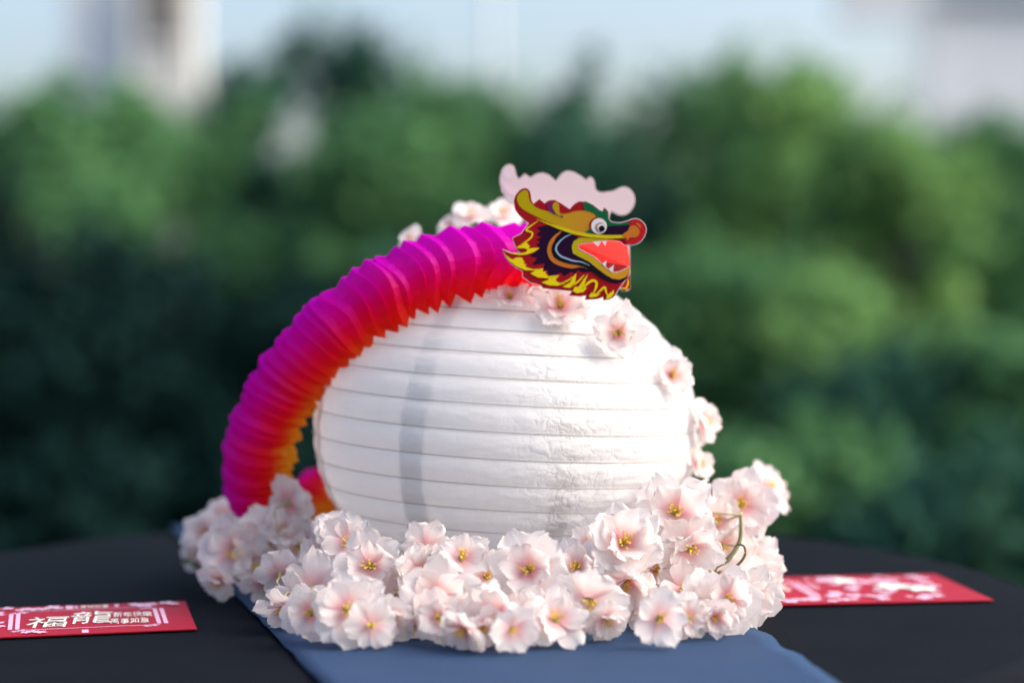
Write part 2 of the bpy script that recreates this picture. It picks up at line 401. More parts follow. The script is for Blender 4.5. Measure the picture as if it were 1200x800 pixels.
lant = empty("paper_lantern", (LC.x, LC.y, TABLE_Z)); tag(lant, "round white paper lantern with horizontal wire ribs on the blue runner", "lantern")
def L(v): return (tilt @ v) + Vector((0, 0, LC.z - TABLE_Z))
NT, NP = 230, 288
V, F, C = [], [], []
for i in range(NT + 1):
    t = T0 + (T1 - T0) * i / NT
    for k in range(NP):
        phi = 2 * math.pi * k / NP; ph = phi if phi < math.pi else phi - 2 * math.pi
        V.append(L(lant_pt(t, ph)))
        seam = .15 + .85 * math.exp(-((ph - .30) / .20) ** 2) + .5 * math.exp(-((ph - .8) / .35) ** 2)
        band = .5 + .5 * noise.noise(Vector((ph * 5, t * 6, 2)))
        C.append((min(1, seam * (.45 + .7 * band)),) * 3)
for i in range(NT):
    for k in range(NP): F.append((i * NP + k, i * NP + (k + 1) % NP, (i + 1) * NP + (k + 1) % NP, (i + 1) * NP + k))
shade = mesh_obj("shade", V, F, m_paper, lant); set_col(shade.data, C, "crinkle")
m_seam = thin('glued_paper', None, (.82, .80, .775), .38, .01)[0]
# glued overlaps between the paper gores, a second layer just inside
for gi, (pc, hw) in enumerate([(-.455, .066), (.30, .06), (1.08, .05), (1.86, .05), (2.65, .05), (-1.24, .05), (-2.02, .05), (-2.8, .05)]):
    V, F = [], []
    for i in range(121):
        t = T0 + (T1 - T0) * i / 120
        sw = hw * (1 + .12 * noise.noise(Vector((t * 3, gi, 0))))
        cx = pc + .02 * math.sin(t * 2 + gi)
        for j in range(5):
            V.append(L(lant_pt(t, cx + sw * (j / 2 - 1), -.0016)))
    for i in range(120):
        for j in range(4): F.append((i * 5 + j, i * 5 + j + 1, i * 5 + j + 6, i * 5 + j + 5))
    s = mesh_obj("paper_seam", V, F, m_seam, lant); set_col(s.data, [(.2, .2, .2)] * len(V), "crinkle")
M_WIRE = plain("rib_wire", (.46, .42, .39), .5)
# the spiral rib, one length of wire per turn
for turn in range(2, NTURN - 1):
    pth = []
    for k in range(97):
        phi = -math.pi + 2 * math.pi * k / 96
        t = (turn - phi / (2 * math.pi)) / NTURN * math.pi - math.pi / 2
        pth.append(L(lant_pt(t, phi, .0008, True)))
    V, F = tube(pth, .00052, 6); mesh_obj("rib", V, F, M_WIRE, lant)
for t in (T0, T1):
    pth = [L(lant_pt(t, 2 * math.pi * k / 64, 0, True)) for k in range(65)]
    V, F = tube(pth, .0014, 8); mesh_obj("opening_ring", V, F, M_WIRE, lant)
for sx in (-1, 1):
    V, F = tube([L(Vector((sx * .055, 0, LZ * math.sin(T0)))), L(Vector((sx * .05, 0, LZ * math.sin(T1))))], .0012, 6); mesh_obj("stretcher_wire", V, F, M_WIRE, lant)

# ------------------------------------------------------------------ paper dragon
dragon = empty("paper_dragon", at(300, 640, 0.05)); dragon.location.z = TABLE_Z
tag(dragon, "honeycomb paper dragon in magenta and orange arched over the lantern", "paper dragon")
DO = dragon.location.copy()
m_tissue, n, l, df, tr, m1 = thin("tissue_paper", "dye", trans=.60, gloss=.01, bump=(150, .6))
tp = n.new("ShaderNodeBsdfTransparent"); vc = n.new("ShaderNodeVertexColor"); vc.layer_name = "dye"; mt = n.new("ShaderNodeMixShader"); mt.inputs[0].default_value = .22
so = [k for k in l if k.to_socket.name == "Surface"][0].from_socket; on = [k for k in n if k.type == "OUTPUT_MATERIAL"][0]
l.new(vc.outputs[0], tp.inputs[0]); l.new(so, mt.inputs[1]); l.new(tp.outputs[0], mt.inputs[2]); l.new(mt.outputs[0], on.inputs["Surface"])
RAMP = [(0, (.80, .0, .74)), (.34, (.88, .0, .54)), (.55, (.92, .003, .24)), (.76, (.95, .008, .06)), (.90, (.96, .06, .02)), (.96, (.97, .26, .02)), (1.0, (.98, .62, .03))]
def dye(d):
    d = min(1, max(0, d))
    for (a, ca), (b, cb) in zip(RAMP, RAMP[1:]):
        if d <= b:
            k = (d - a) / (b - a); return tuple(ca[i] + (cb[i] - ca[i]) * k for i in range(3))
    return RAMP[-1][1]
# centre line from the tail (hidden behind the lantern) to the neck: px, py, Y, radius px, dye shift
CTRL = [(560, 640, .26, 20, .05), (470, 600, .22, 34, .10), (398, 578, .17, 42, .16), (350, 606, .12, 36, .14), (318, 626, .07, 28, .10), (304, 598, .03, 30, .06), (298, 560, .0, 39, .05),
        (304, 512, -.03, 41, .06), (317, 479, -.045, 40, .04), (339, 440, -.06, 40, .01), (371, 402, -.085, 40, -.03), (402, 373, -.105, 41, -.03), (434, 350, -.117, 41, -.05), (462, 333, -.122, 41, -.07),
        (490, 320, -.124, 41, -.09), (520, 309.5, -.124, 41, -.10), (560, 301, -.124, 41, -.11), (600, 298, -.122, 39, -.11), (640, 302, -.12, 34, -.10)]
samp = catmull([(*at(c[0], c[1], c[2]), c[3] / FPX * (c[2] - CAM.y), c[4]) for c in CTRL], 16)
S = np.array(samp); seg = np.linalg.norm(np.diff(S[:, :3], axis=0), axis=1); cum = np.concatenate([[0], np.cumsum(seg)]); TOT = cum[-1]
def path_at(s):
    s = min(max(s, 0), TOT); v = [np.interp(s, cum, S[:, k]) for k in range(5)]
    return Vector(v[:3]), v[3], v[4]
BC = Vector((LC.x - .02, -.02, LC.z - .10))
s_now = 0.0; ip = 0; RID = .62
while s_now < TOT - .004:
    frac = s_now / TOT
    up = min(1, max(0, (frac - .50) / .25))
    step = (.0112 + .0062 * max(0, (frac - .45) / .55) ** .6) * random.uniform(.84, 1.18)
    RID = .66 - .06 * up + random.uniform(-.22, .16); full = up > .5 and ip % 5 == 2
    Lp = step * (1.45 if not full else 1.8)
    jit = random.uniform(-.07, .07); jtw = random.uniform(-.16, .16) + .06 * (-1) ** ip
    V, F, C = [], [], []; NTH = 24
    rows = [(0, .85 - .05 * up), (RID, 1.0), (RID, 1.0), (1.0, .85 - .05 * up)]      # two straight facets and a crisp fold between them
    for i, (a, prof) in enumerate(rows):
        rk = a / RID if a < RID else 1 - (a - RID) / (1 - RID) * .5
        for k in range(NTH):
            th = 2 * math.pi * k / NTH
            bow = step * ((.35 + .75 * up) * math.sin(th) ** 2 + .30 * ((1 - math.cos(th)) / 2) ** 3) * (.45 + .55 * rk)
            s = s_now + a * Lp + bow - step * .5
            P, rad, dsh = path_at(s)
            P2, _, _ = path_at(s + .002); P1, _, _ = path_at(s - .002)
            T = (P2 - P1)
            if T.length < 1e-6: T = path_at(TOT)[0] - path_at(TOT - .004)[0]
            T.normalize()
            N = (P - BC); N.y *= .15; N -= T * N.dot(T); N.normalize(); B = T.cross(N)
            tip = ((1 - math.cos(th)) / 2) ** 40
            rr = rad * .93 * (prof * (1 + .02 * math.cos(th)) + tip * .34 * rk ** 1.5 + .05 * rk * max(0, math.cos(th)) ** 6) * (1 + jit * .6 + (.05 if full else 0) + .022 * noise.noise(Vector((math.cos(th) * 5, math.sin(th) * 5, ip * 3.1 + a * 2))) + .03 * noise.noise(Vector((th * 7, ip * 9.7, 0))))
            thj = th + jtw * rk + .05 * noise.noise(Vector((th * 3, ip * 5.3, a * 4)))
            V.append(P + N * (rr * math.cos(thj)) + B * (rr * math.sin(thj)) - DO)
            C.append(dye((1 - math.cos(th)) / 2 * .97 + dsh + .03 * noise.noise(Vector((th * 2, ip * 1.7, a)))))
    for i in range(len(rows) - 1):
        if i == 1: continue
        for k in range(NTH): F.append((i * NTH + k, i * NTH + (k + 1) % NTH, (i + 1) * NTH + (k + 1) % NTH, (i + 1) * NTH + k))
    pl = mesh_obj("pleat", V, F, m_tissue, dragon, smooth=False); set_col(pl.data, C, "dye")
    s_now += step; ip += 1

# head: printed card, in photo pixels, standing upright on the plane Y = YH
YH, YK = -.166, -.070
def card_mat(name, col, rough=.5, spec=.10, trans=0, emit=0):
    m, n, l, b, o = new_mat(name)
    b.inputs["Base Color"].default_value = (*col, 1); b.inputs["Roughness"].default_value = rough; b.inputs["Specular IOR Level"].default_value = spec
    tc = n.new("ShaderNodeTexCoord"); nz = n.new("ShaderNodeTexNoise"); nz.inputs["Scale"].default_value = 60
    bp = n.new("ShaderNodeBump"); bp.inputs["Strength"].default_value = .12; bp.inputs["Distance"].default_value = .002
    l.new(tc.outputs["Object"], nz.inputs["Vector"]); l.new(nz.outputs[0], bp.inputs["Height"]); l.new(bp.outputs[0], b.inputs["Normal"])
    return m
def grad_mat(name, c0, c1, x0, x1):
    m = card_mat(name, c0); n = m.node_tree.nodes; l = m.node_tree.links; b = n["Principled BSDF"]
    tc = n.new("ShaderNodeTexCoord"); sp = n.new("ShaderNodeSeparateXYZ"); mr = n.new("ShaderNodeMapRange"); mx = n.new("ShaderNodeMix"); mx.data_type = 'RGBA'
    mr.inputs[1].default_value = x0; mr.inputs[2].default_value = x1
    mx.inputs[6].default_value = (*c0, 1); mx.inputs[7].default_value = (*c1, 1)
    l.new(tc.outputs["Object"], sp.inputs[0]); l.new(sp.outputs[0], mr.inputs[0]); l.new(mr.outputs[0], mx.inputs[0]); l.new(mx.outputs[2], b.inputs["Base Color"])
    return m
HO = at(675, 290, YH)
hx = lambda px: at(px, 290, YH).x - HO.x
M_RED = card_mat("print_dark_red", (.36, .006, .012)); M_RED2 = card_mat("print_bright_red", (.52, .012, .016))
M_GOLD = grad_mat("print_gold", (.46, .34, .002), (.58, .24, .02), hx(630), hx(690))
M_LIP = grad_mat("print_lip_gold", (.50, .40, .008), (.70, .28, .02), hx(680), hx(735))
M_YEL = card_mat("print_yellow", (.86, .64, .006)); M_STR = card_mat("print_stripe", (.66, .52, .006))
M_PUR = card_mat("print_purple", (.018, .002, .022)); M_PUR2 = card_mat("print_violet", (.15, .02, .13)); M_ORA = card_mat("print_orange", (.60, .17, .02))
M_BLK = card_mat("print_black", (.006, .006, .007)); M_LBL = card_mat("print_light_blue", (.35, .47, .62)); M_GRN = card_mat("print_green", (.004, .12, .042))
M_WHT = card_mat("print_white", (.78, .77, .76)); M_TON = card_mat("mouth_red", (.74, .030, .022)); M_GHO = card_mat("card_back_ghost", (.80, .70, .71))
def flat(name, pts, Y, mat, parent, origin, thick=.00025, smooth=False, edge=None):
    """a thin slab cut to an outline given in photo pixels; its front face lies at y = Y"""
    if smooth: pts = [tuple(p) for p in catmull(pts, 5, True)]
    W = [at(p[0], p[1], Y) - origin for p in pts]
    bm = bmesh.new()
    f = [bm.verts.new(w) for w in W]; b = [bm.verts.new(w + Vector((0, thick, 0))) for w in W]
    ar = sum(W[i].x * W[(i + 1) % len(W)].z - W[(i + 1) % len(W)].x * W[i].z for i in range(len(W)))
    if ar < 0: f.reverse(); b.reverse()
    bm.faces.new(f); bm.faces.new(b[::-1])
    for i in range(len(f)):
        q = bm.faces.new((f[i], b[i], b[(i + 1) % len(f)], f[(i + 1) % len(f)]))
        if edge: q.material_index = 1
    bm.normal_update(); me = bpy.data.meshes.new(name); bmesh.ops.triangulate(bm, faces=[x for x in bm.faces if len(x.verts) > 4]); bm.to_mesh(me); bm.free()
    me.materials.append(mat)
    if edge: me.materials.append(edge)
    o = bpy.data.objects.new(name, me); return link(o, parent)
def stroke(pts, w):
    P = [np.array(p) for p in catmull(pts, 6)]; Lf, Rt = [], []
    for i, p in enumerate(P):
        t = P[min(i + 1, len(P) - 1)] - P[max(i - 1, 0)]; t = t / (np.linalg.norm(t) + 1e-9); nrm = np.array([-t[1], t[0]])
        k = w / 2 * min(1, .25 + 3 * min(i, len(P) - 1 - i) / len(P))
        Lf.append(tuple(p + nrm * k)); Rt.append(tuple(p - nrm * k))
    return Lf + Rt[::-1]
def disc(cx, cy, r, n=24): return [(cx + r * math.cos(2 * math.pi * i / n), cy + r * math.sin(2 * math.pi * i / n)) for i in range(n)]
OUT = [(602.5, 238), (602.5, 234.5), (604.2, 229), (609.2, 222.7), (612.5, 220.9), (616, 220.4), (619, 221.8), (621, 224.4), (622, 229), (622.7, 234.5), (625, 239), (632.3, 233.4), (638, 238.4), (643, 235), (649.7, 234.3), (657.6, 238.4), (667.5, 245.2),
       (673.4, 239), (678.4, 236.2), (686.9, 236.2), (694.7, 240), (702.6, 246.3), (706.2, 248), (707.7, 243.5), (711, 245.4), (712.9, 248.5), (713.3, 255.9), (714.6, 258.5), (717.2, 260.4), (726.2, 261.5), (735.2, 259.3), (740, 257.3), (744.2, 256.4), (749, 257.3), (753.2, 260.4), (756, 264), (757.2, 268.2),
       (756.6, 273), (754.5, 278), (751, 282.4), (747, 285.4), (742, 286.9), (734.1, 286.3), (731.9, 286.9), (727.4, 283), (719.5, 281.2), (708, 281.8), (694.7, 283.5), (683.5, 284.6), (679, 286), (677.3, 288), (677.9, 291.4), (686.9, 296.4), (695.9, 301), (703.7, 307.7), (709.4, 313.3),
       (717.2, 319), (721, 319.6), (726.2, 318.4), (732, 315.6), (737.5, 312.2), (738.4, 319.5), (736.4, 322.9), (731, 330), (726.2, 336.4), (719.5, 347.6), (715, 350.4), (707, 351.6), (707, 347.6), (699.2, 350.4), (685.2, 351), (687.4, 346), (679, 347), (666.6, 346), (670.6, 340.9), (658.7, 339.7),
       (636.2, 337.5), (634, 334), (622, 331), (612.5, 324), (613, 317.5), (604, 312.6), (596, 305.6), (592, 299), (589, 292.6), (600, 297), (610, 296.5), (604.7, 290.2), (600.8, 279), (611, 274), (620, 261.5), (613.7, 257), (608, 251.5), (604, 245.7)]
def grow(pts, k):
    n_ = len(pts); ar = sum(pts[i][0] * pts[(i + 1) % n_][1] - pts[(i + 1) % n_][0] * pts[i][1] for i in range(n_)); sg = 1 if ar > 0 else -1; out = []
    for i, p in enumerate(pts):
        a, b = np.array(pts[i - 1]), np.array(pts[(i + 1) % n_]); t = b - a; t = t / (np.linalg.norm(t) + 1e-9); out.append((p[0] + sg * k * t[1], p[1] - sg * k * t[0]))
    return out
head = flat("head_card", grow(OUT, .75), YH, M_WHT, dragon, DO, .0005)
HOFF = HO
def pr(name, pts, layer, mat, smooth=False):
    o = flat(name, pts, YH - .00028 * layer, mat, head, HO if mat in (M_GOLD, M_LIP) else DO, .0002, smooth)
    if mat in (M_GOLD, M_LIP): o.location = HO - DO
    return o
pr("mane", OUT, .5, M_RED)
pr("cheek", [(628.4, 266.6), (641, 263.7), (657.6, 268.8), (672, 275), (679, 279), (672, 283), (670, 289.5), (671.5, 297), (680, 301), (690, 306), (700, 314), (710, 322), (718, 326.5), (726, 327.5), (735, 323.5), (736, 325), (730, 330.5), (722, 332.5), (714, 331), (703, 325), (693, 318), (683, 319.5), (677, 316.7), (673.4, 321), (670, 318.4),
             (661, 324), (657.6, 319.5), (643, 324), (642, 316), (636.8, 317.2), (638, 308.8), (623.3, 310.5), (629.5, 302.6), (620.5, 299.8), (632.9, 290.8), (628.4, 286.9), (633, 283.5), (628.4, 280.7), (635, 277.9), (628.4, 275), (633.4, 270.5)], 1, M_PUR)
pr("cheek_curve", stroke([(657.6, 271), (650, 278), (646, 285), (643.8, 294), (647.5, 303.5), (657, 309), (670, 311.8), (681, 311.5), (692, 315.5)], 5.2), 2, M_ORA)
pr("cheek_curve", stroke([(664, 273.5), (655, 279.5), (650, 286), (649, 293.5), (654, 301.5), (665.5, 306.3), (680, 309), (692.5, 314), (699, 319.5), (709, 326.5), (718, 330.5)], 4.6), 3, M_BLK)
pr("cheek_curve", stroke([(671, 273.5), (661, 278.5), (653.5, 286), (651.6, 293), (656.5, 299.5), (663, 302.6), (672, 305.6), (681, 306.8), (691, 311)], 1.9), 4, M_LBL)
pr("brow", [(605.9, 232), (609.5, 226), (615, 222.9), (618.5, 225), (620.6, 235), (625, 240.5), (631, 244.5), (641, 247.5), (652, 250), (663, 250.5), (673, 247.8), (682, 247), (690, 247.5), (697, 249.5), (703, 253.5), (704.5, 258), (697, 260), (692, 265), (693, 270), (695, 273), (690, 274), (680, 273), (668, 270), (655, 265), (640, 259), (625, 252), (614, 246), (608, 240)], 1, M_GOLD, True)
pr("ear_arc", [(641, 240), (644, 237.8), (647, 239.5), (647.5, 245), (650, 249.5), (654, 252), (648, 250.5), (643, 246)], 2, M_PUR2, True)  # printed violet arc beside the ear
pr("ear", [(648, 239.5), (650.5, 237), (654, 238), (655.3, 242), (655.5, 248), (658, 251.5), (653, 251.5), (649.5, 247), (647.5, 243)], 3, M_GOLD, True)
pr("freckle", disc(658.6, 253.6, 1.4, 12), 3, M_PUR2)
pr("forehead", [(683, 236.7), (690, 238), (702.6, 246.6), (706.4, 249), (707.9, 244.6), (712, 248.5), (712.5, 256), (717, 260.8), (726, 261.9), (737, 259.5), (738, 263.5), (712, 265), (707, 259), (700, 255.5), (697, 250.5), (690, 247.5), (685, 246.5)], 2, M_GRN)
pr("snout", [(709, 264.3), (738, 263.2), (738, 270), (731, 275.5), (722, 275.5), (707, 275), (688, 273), (700, 268)], 1.5, M_PUR)
pr("eye_green", [(686, 271.5), (692, 268), (697, 274), (690, 273.6)], 2, M_GRN)
pr("eye_rim", disc(700.6, 264.2, 9.8), 3, M_RED)
pr("eye_white", disc(702, 265, 9.2), 4, M_WHT)
pr("iris_ring", disc(703.6, 266.6, 5.9), 5, M_ORA)
pr("iris", disc(704.6, 267.0, 4.9), 6, M_WHT)
pr("pupil", disc(705.2, 267.9, 3.6), 7, M_BLK)
pr("nose", [(740, 258.3), (744.2, 257.2), (752.5, 261.5), (756, 268), (755.5, 273), (750.5, 281.5), (742, 286), (735, 285.5), (731, 280), (731, 274.5), (737, 270), (738, 263)], 3, M_RED2, True)
pr("nostril", [(738, 266), (744, 264.2), (748.5, 268), (749, 274), (745, 278), (738, 278.5), (735.5, 281.5), (733, 278.5), (730, 277.5), (730.5, 274), (736, 270)], 5, M_ORA, True)
pr("nose_curve", stroke([(745, 261.5), (749, 264), (750.5, 267.5)], 2.0), 5, M_ORA)  # printed orange curve on the nose
pr("lip", [(724, 281.5), (700, 279), (679, 278.5), (672, 283), (670, 289.5), (671.5, 297), (680, 301.5), (690, 306.5), (700, 314.5), (710, 322), (718, 326.5), (726, 327.5), (733, 324.8), (738.2, 319), (737.4, 312.6), (726.2, 318.9), (717.2, 319.5), (709, 313.8), (703.3, 308.2), (695.4, 301.5), (686.4, 296.9), (677.3, 291.9), (676.6, 287.6), (683, 284.2), (694.7, 283.1), (708, 281.4)], 2, M_LIP)
pr("lip_stripe", [(628, 256), (645, 262), (660, 266.5), (675, 271.3), (692, 274.2), (712, 275.6), (731.5, 275.2), (731.5, 279), (710, 279.6), (690, 278), (672, 274.5), (655, 268.5), (640, 262.2)], 4, M_STR)
FL = [[(604.7, 289.8), (611, 286), (617, 284), (621, 288.5), (619, 291), (626, 290.5), (632.5, 290.5), (626, 295), (618, 298), (609, 299.0), (600, 297.6), (589.5, 293), (597, 296), (608, 297), (616, 295.5), (618.5, 293), (615, 291), (608, 291)],
      [(589.4, 293.6), (593, 299), (598, 302.8), (601, 304), (604, 302), (610, 301.5), (613, 303), (612.5, 305), (615, 307), (613.5, 309), (617.5, 310), (615, 311.5), (618, 313.5), (625, 315.5), (637, 314.5), (628, 317), (615, 316.5), (605, 312), (596, 305)],
      [(621.5, 320.5), (629, 315.8), (637, 314.5), (635.5, 318), (640, 318), (639, 321), (642, 322), (641, 323.5), (655, 322.5), (650, 326), (640, 326), (630, 325)],
      [(634.5, 331), (643, 327.5), (642, 325), (650, 324), (656, 322.3), (651, 327.5), (652.5, 330), (656, 331.5), (664, 329.5), (660, 333), (653, 334.8), (643, 334.2)],
      stroke([(655, 333), (665, 329), (674, 322.5)], 1.6),
      [(659, 336), (668, 331), (672.5, 323), (675.5, 320.3), (674.2, 330), (673, 334.5), (667, 337.5)],
      stroke([(667, 336), (676, 331), (685, 322)], 2.0),
      [(671, 341), (673.5, 336), (678, 336), (684, 327), (689, 321), (686, 329.5), (684, 336), (688, 337), (684, 342), (676, 343.5)],
      stroke([(681, 340), (687, 333.5), (694, 328.8), (699, 331), (698, 338), (694, 345.5)], 3.0),
      [(690, 347), (693, 343), (699, 344), (704, 343.5), (699, 347.5), (692, 348.7)],
      stroke([(698, 345), (704, 340), (708.5, 336.5), (710, 341), (712, 347)], 2.4),
      [(710, 350), (712, 345), (715.5, 343), (719.2, 339.5), (719.5, 344), (716, 348.8), (712.5, 350)],
      stroke([(631, 258.5), (623, 264), (616.5, 269.6), (623.5, 272.5), (622.5, 278), (615, 284), (606, 289.8)], 1.9)]
for f in FL: pr("flame", f, 3, M_YEL)
for tri in ([(694.6, 283.2), (704.6, 282.2), (700.9, 288.8)], [(705.2, 282.2), (711, 281.6), (709.4, 288)], [(705.6, 309), (710.8, 305.2), (709.6, 313.2)], [(712.8, 315.6), (719.4, 310.3), (718, 318.6)]):
    pr("tooth", tri, 4, M_WHT)
# back half of the head, its plain side towards us
BK = [(588, 225), (585.6, 214), (585.6, 207.5), (588.4, 198.5), (592, 194.2), (596.9, 192.3), (600.5, 193.4), (603, 196.2), (605, 205), (607.6, 210), (615, 203.6), (621.6, 208.4), (628.4, 203.6), (636, 202.4), (643, 205), (651.4, 212), (656.5, 205.2), (660.5, 201.7), (665.5, 200.2), (672, 201.4), (680, 205.8), (687.4, 211.4), (689, 208.6), (691.4, 207), (694.6, 209), (696.4, 212), (698, 222), (701, 224.6), (706, 225.5), (718.4, 223.8), (724.5, 220.8), (729.6, 218.8), (734, 219.2), (737.5, 221), (741.3, 225), (743.7, 230), (744.2, 236.8), (741.8, 243.5), (737.5, 249), (733.5, 251.6),
      (728.5, 252.5), (724, 251.6), (719.5, 249), (716, 247.5), (712, 260), (725, 272), (738, 275), (737.6, 316), (738, 339), (731, 341), (722, 334), (700, 322), (660, 318), (640, 300), (625, 275), (606, 240), (597, 234)]
m_back, n, l, df, tr, m1 = thin("card_plain_back", None, (.92, .80, .78), .5, .03)
back = flat("back_card", BK, YK, m_back, dragon, DO, .0005)
flat("ghost_print", disc(594.2, 205.4, 4.2), YK - .0005, M_GHO, back, DO, .0002)
flat("ghost_print", stroke([(588, 211), (594, 222), (603, 230)], 4), YK - .0005, card_mat("ghost_pink", (.85, .68, .70)), back, DO, .0002)
flat("ghost_print", stroke(disc(690, 231.5, 8.5)[3:22], 1.6), YK - .0005, card_mat("ghost_pink_line", (.88, .75, .73)), back, DO, .0002)
# folded red mouth lining between the two halves
def sheet(name, quads, mat, parent):
    V, F = [], []
    for q in quads:
        b = len(V); V += [at(*p) - DO for p in q]; F.append((b, b + 1, b + 2, b + 3))
    o = mesh_obj(name, V, F, mat, parent, smooth=False); s = o.modifiers.new("thickness", 'SOLIDIFY'); s.thickness = .0004; return o
sheet("mouth_lining", [[(668, 283, YH + .012), (700, 305.5, YH + .004), (738.4, 312.6, YH + .002), (734.5, 278, YH + .030)]], M_TON, dragon)
sheet("mouth_lining", [[(698, 303.8, YH + .0045), (704, 318, YH + .020), (730, 325, YH + .020), (738.4, 313.2, YH + .0025)]], M_RED2, dragon)
chin = flat("chin_flap", [(726.4, 335.4), (731, 329), (736.2, 322.6), (738, 319.8), (738.3, 340), (736.5, 338), (731, 341.5)], YH + .004, M_RED2, dragon, DO, .0004, edge=M_WHT)
flat("flame", stroke([(735.5, 326), (736, 332), (733, 338), (728, 337)], 2), YH + .0036, M_YEL, chin, DO, .0002)

# ------------------------------------------------------------------ blossoms
m_petal, n, l, df, tr, m1 = thin("silk_petal", "petal", trans=.52, gloss=.02, bump=(160, .18))
M_STAMEN = plain("stamen_yellow", (.78, .56, .08), .6); M_CALYX = plain("calyx_green", (.32, .30, .12), .6); M_STEM = plain("stem_brown", (.13, .12, .05), .6, noise_amt=.3, noise_scale=80); M_TWIG = plain("twig_pale", (.42, .38, .22), .6)
def petal_mesh(seed, length, width, cup, ruffle, pink, fringe):
    r = random.Random(seed); NU_, NV_ = 8, 13; V, C = [], []
    p1, p2, k1, k2 = r.uniform(0, 6), r.uniform(0, 6), r.uniform(3.0, 4.5), r.uniform(6, 9)
    ed = [r.uniform(-1, 1) for _ in range(NV_)]
    for i in range(NU_):
        u = i / (NU_ - 1)
        wu = width * (.16 + .84 * math.sin(min(1, u / .68) * math.pi / 2) ** 1.1) * (1 if u < .68 else math.sqrt(max(0, 1 - ((u - .68) / .36) ** 2.4)))
        for j in range(NV_):
            v = j / (NV_ - 1) * 2 - 1
            ll = u * length * (1 - .10 * v * v * u + (fringe * ed[j] + .05 * math.sin(3.0 * v + p1) - .06 * math.exp(-(v / .22) ** 2)) * u ** 4)
            x = .03 * length + ll
            y = v * wu * .5
            z = cup * length * (u ** 1.6) + cup * .55 * length * v * v * u + ruffle * length * (u ** 2.2) * (.55 * math.sin(k1 * v + p1 + u * 2) + .3 * math.sin(k2 * v + p2) + .28 * math.sin(2.1 * k2 * v + p1 * 2) * u)
            z -= .10 * length * max(0, u - .75) * 4 * (.5 + .5 * math.sin(p2))
            V.append((x, y, z))
            w = min(1, max(0, (u - .05) / .58)); w = w * w * (3 - 2 * w)
            sh = 1 - .05 * abs(math.sin(v * 9 + p1))
            c0 = np.array((.94, .63, .61)) * (1 - pink) + np.array((.93, .49, .54)) * pink
            c1 = np.array((.96, .91, .88)) * (1 - .5 * pink) + np.array((.96, .83, .81)) * (.5 * pink)
            C.append((c0 * (1 - w) + c1 * w) * sh)
    F = [(i * NV_ + j, i * NV_ + j + 1, (i + 1) * NV_ + j + 1, (i + 1) * NV_ + j) for i in range(NU_ - 1) for j in range(NV_ - 1)]
    me = bpy.data.meshes.new("petal"); me.from_pydata(V, [], F); me.update(); me.polygons.foreach_set("use_smooth", [True] * len(F)); me.materials.append(m_petal); set_col(me, C, "petal")
    return me
OUTER = [petal_mesh(s, 1.0, random.uniform(.80, 1.0), random.uniform(.0, .16), random.uniform(.05, .12), random.uniform(.1, .9), random.uniform(.02, .07)) for s in range(10)]
INNER = [petal_mesh(50 + s, .80, random.uniform(.62, .80), random.uniform(.10, .26), random.uniform(.08, .16), random.uniform(.3, 1.0), random.uniform(.03, .08)) for s in range(10)]
def stamen_mesh(seed):
    r = random.Random(seed); V, F = [], []
    for k in range(13):
        a = r.uniform(0, 6.283); sp = r.uniform(.03, .2); h = r.uniform(.26, .42)
        e = Vector((math.cos(a) * sp, math.sin(a) * sp, h))
        v, f = tube([Vector((e.x * .15, e.y * .15, .0)), Vector((e.x * .5, e.y * .5, h * .6)), e * .94, e, e * 1.06], [.016, .014, .014, .032, .016], 5)
        b = len(V); V += v; F += [tuple(q + b for q in t) for t in f]
    me = bpy.data.meshes.new("stamens"); me.from_pydata([tuple(v) for v in V], [], F); me.update(); me.materials.append(M_STAMEN); return me
STAM = [stamen_mesh(s) for s in range(4)]
v, f = tube([Vector((0, 0, .06)), Vector((0, 0, 0)), Vector((0, 0, -.12)), Vector((0, 0, -.30))], [.12, .11, .075, .035], 9)
CALYX = bpy.data.meshes.new("calyx"); CALYX.from_pydata([tuple(q) for q in v], [], f); CALYX.update(); CALYX.materials.append(M_CALYX)
def face_dir(fx, fy, back=False):
    """a direction by how far it leans right / up as seen in the photo; the rest points at the camera"""
    m = math.hypot(fx, fy)
    if m > .98: fx, fy = fx / m * .98, fy / m * .98
    d = math.sqrt(max(0, 1 - fx * fx - fy * fy))
    return Vector((fx, d if back else -d, fy)).normalized()
def flower(name, pos, direction, diam, parent=None, opening=0.0, single=False):
    e = bpy.data.objects.new(name, None); e.empty_display_size = .01; link(e, parent)
    e.rotation_mode = 'QUATERNION'; e.rotation_quaternion = direction.to_track_quat('Z', 'Y') @ Quaternion((0, 0, 1), random.uniform(0, 6.28))
    e.location = pos - (parent.location if parent is not None else Vector((0, 0, 0)))
    Rf = diam / 2 * 1.16
    a0 = random.uniform(0, 6.28)
    layers = [(OUTER, random.choice((5, 5, 6)), 1.0, .06 + opening, 0)] + ([] if single else [(INNER, random.choice((4, 5)), 1.0, .36 + opening, .6)])
    for lib, cnt, sc, el, ph in layers:
        for k in range(cnt):
            p = bpy.data.objects.new("petal", random.choice(lib)); link(p, e)
            s = Rf * sc * random.uniform(.88, 1.08)
            p.scale = (s, s * random.uniform(.92, 1.12), s)
            p.rotation_euler = (random.uniform(-.22, .22), -(el + random.uniform(-.24, .30)), a0 + ph + 2 * math.pi * (k + random.uniform(-.10, .10)) / cnt)
    s = bpy.data.objects.new("stamens", random.choice(STAM)); link(s, e); s.scale = (Rf,) * 3
    c = bpy.data.objects.new("calyx", CALYX); link(c, e); c.scale = (Rf,) * 3
    return e
PX = lambda d, Y: d / FPX * (Y - CAM.y)
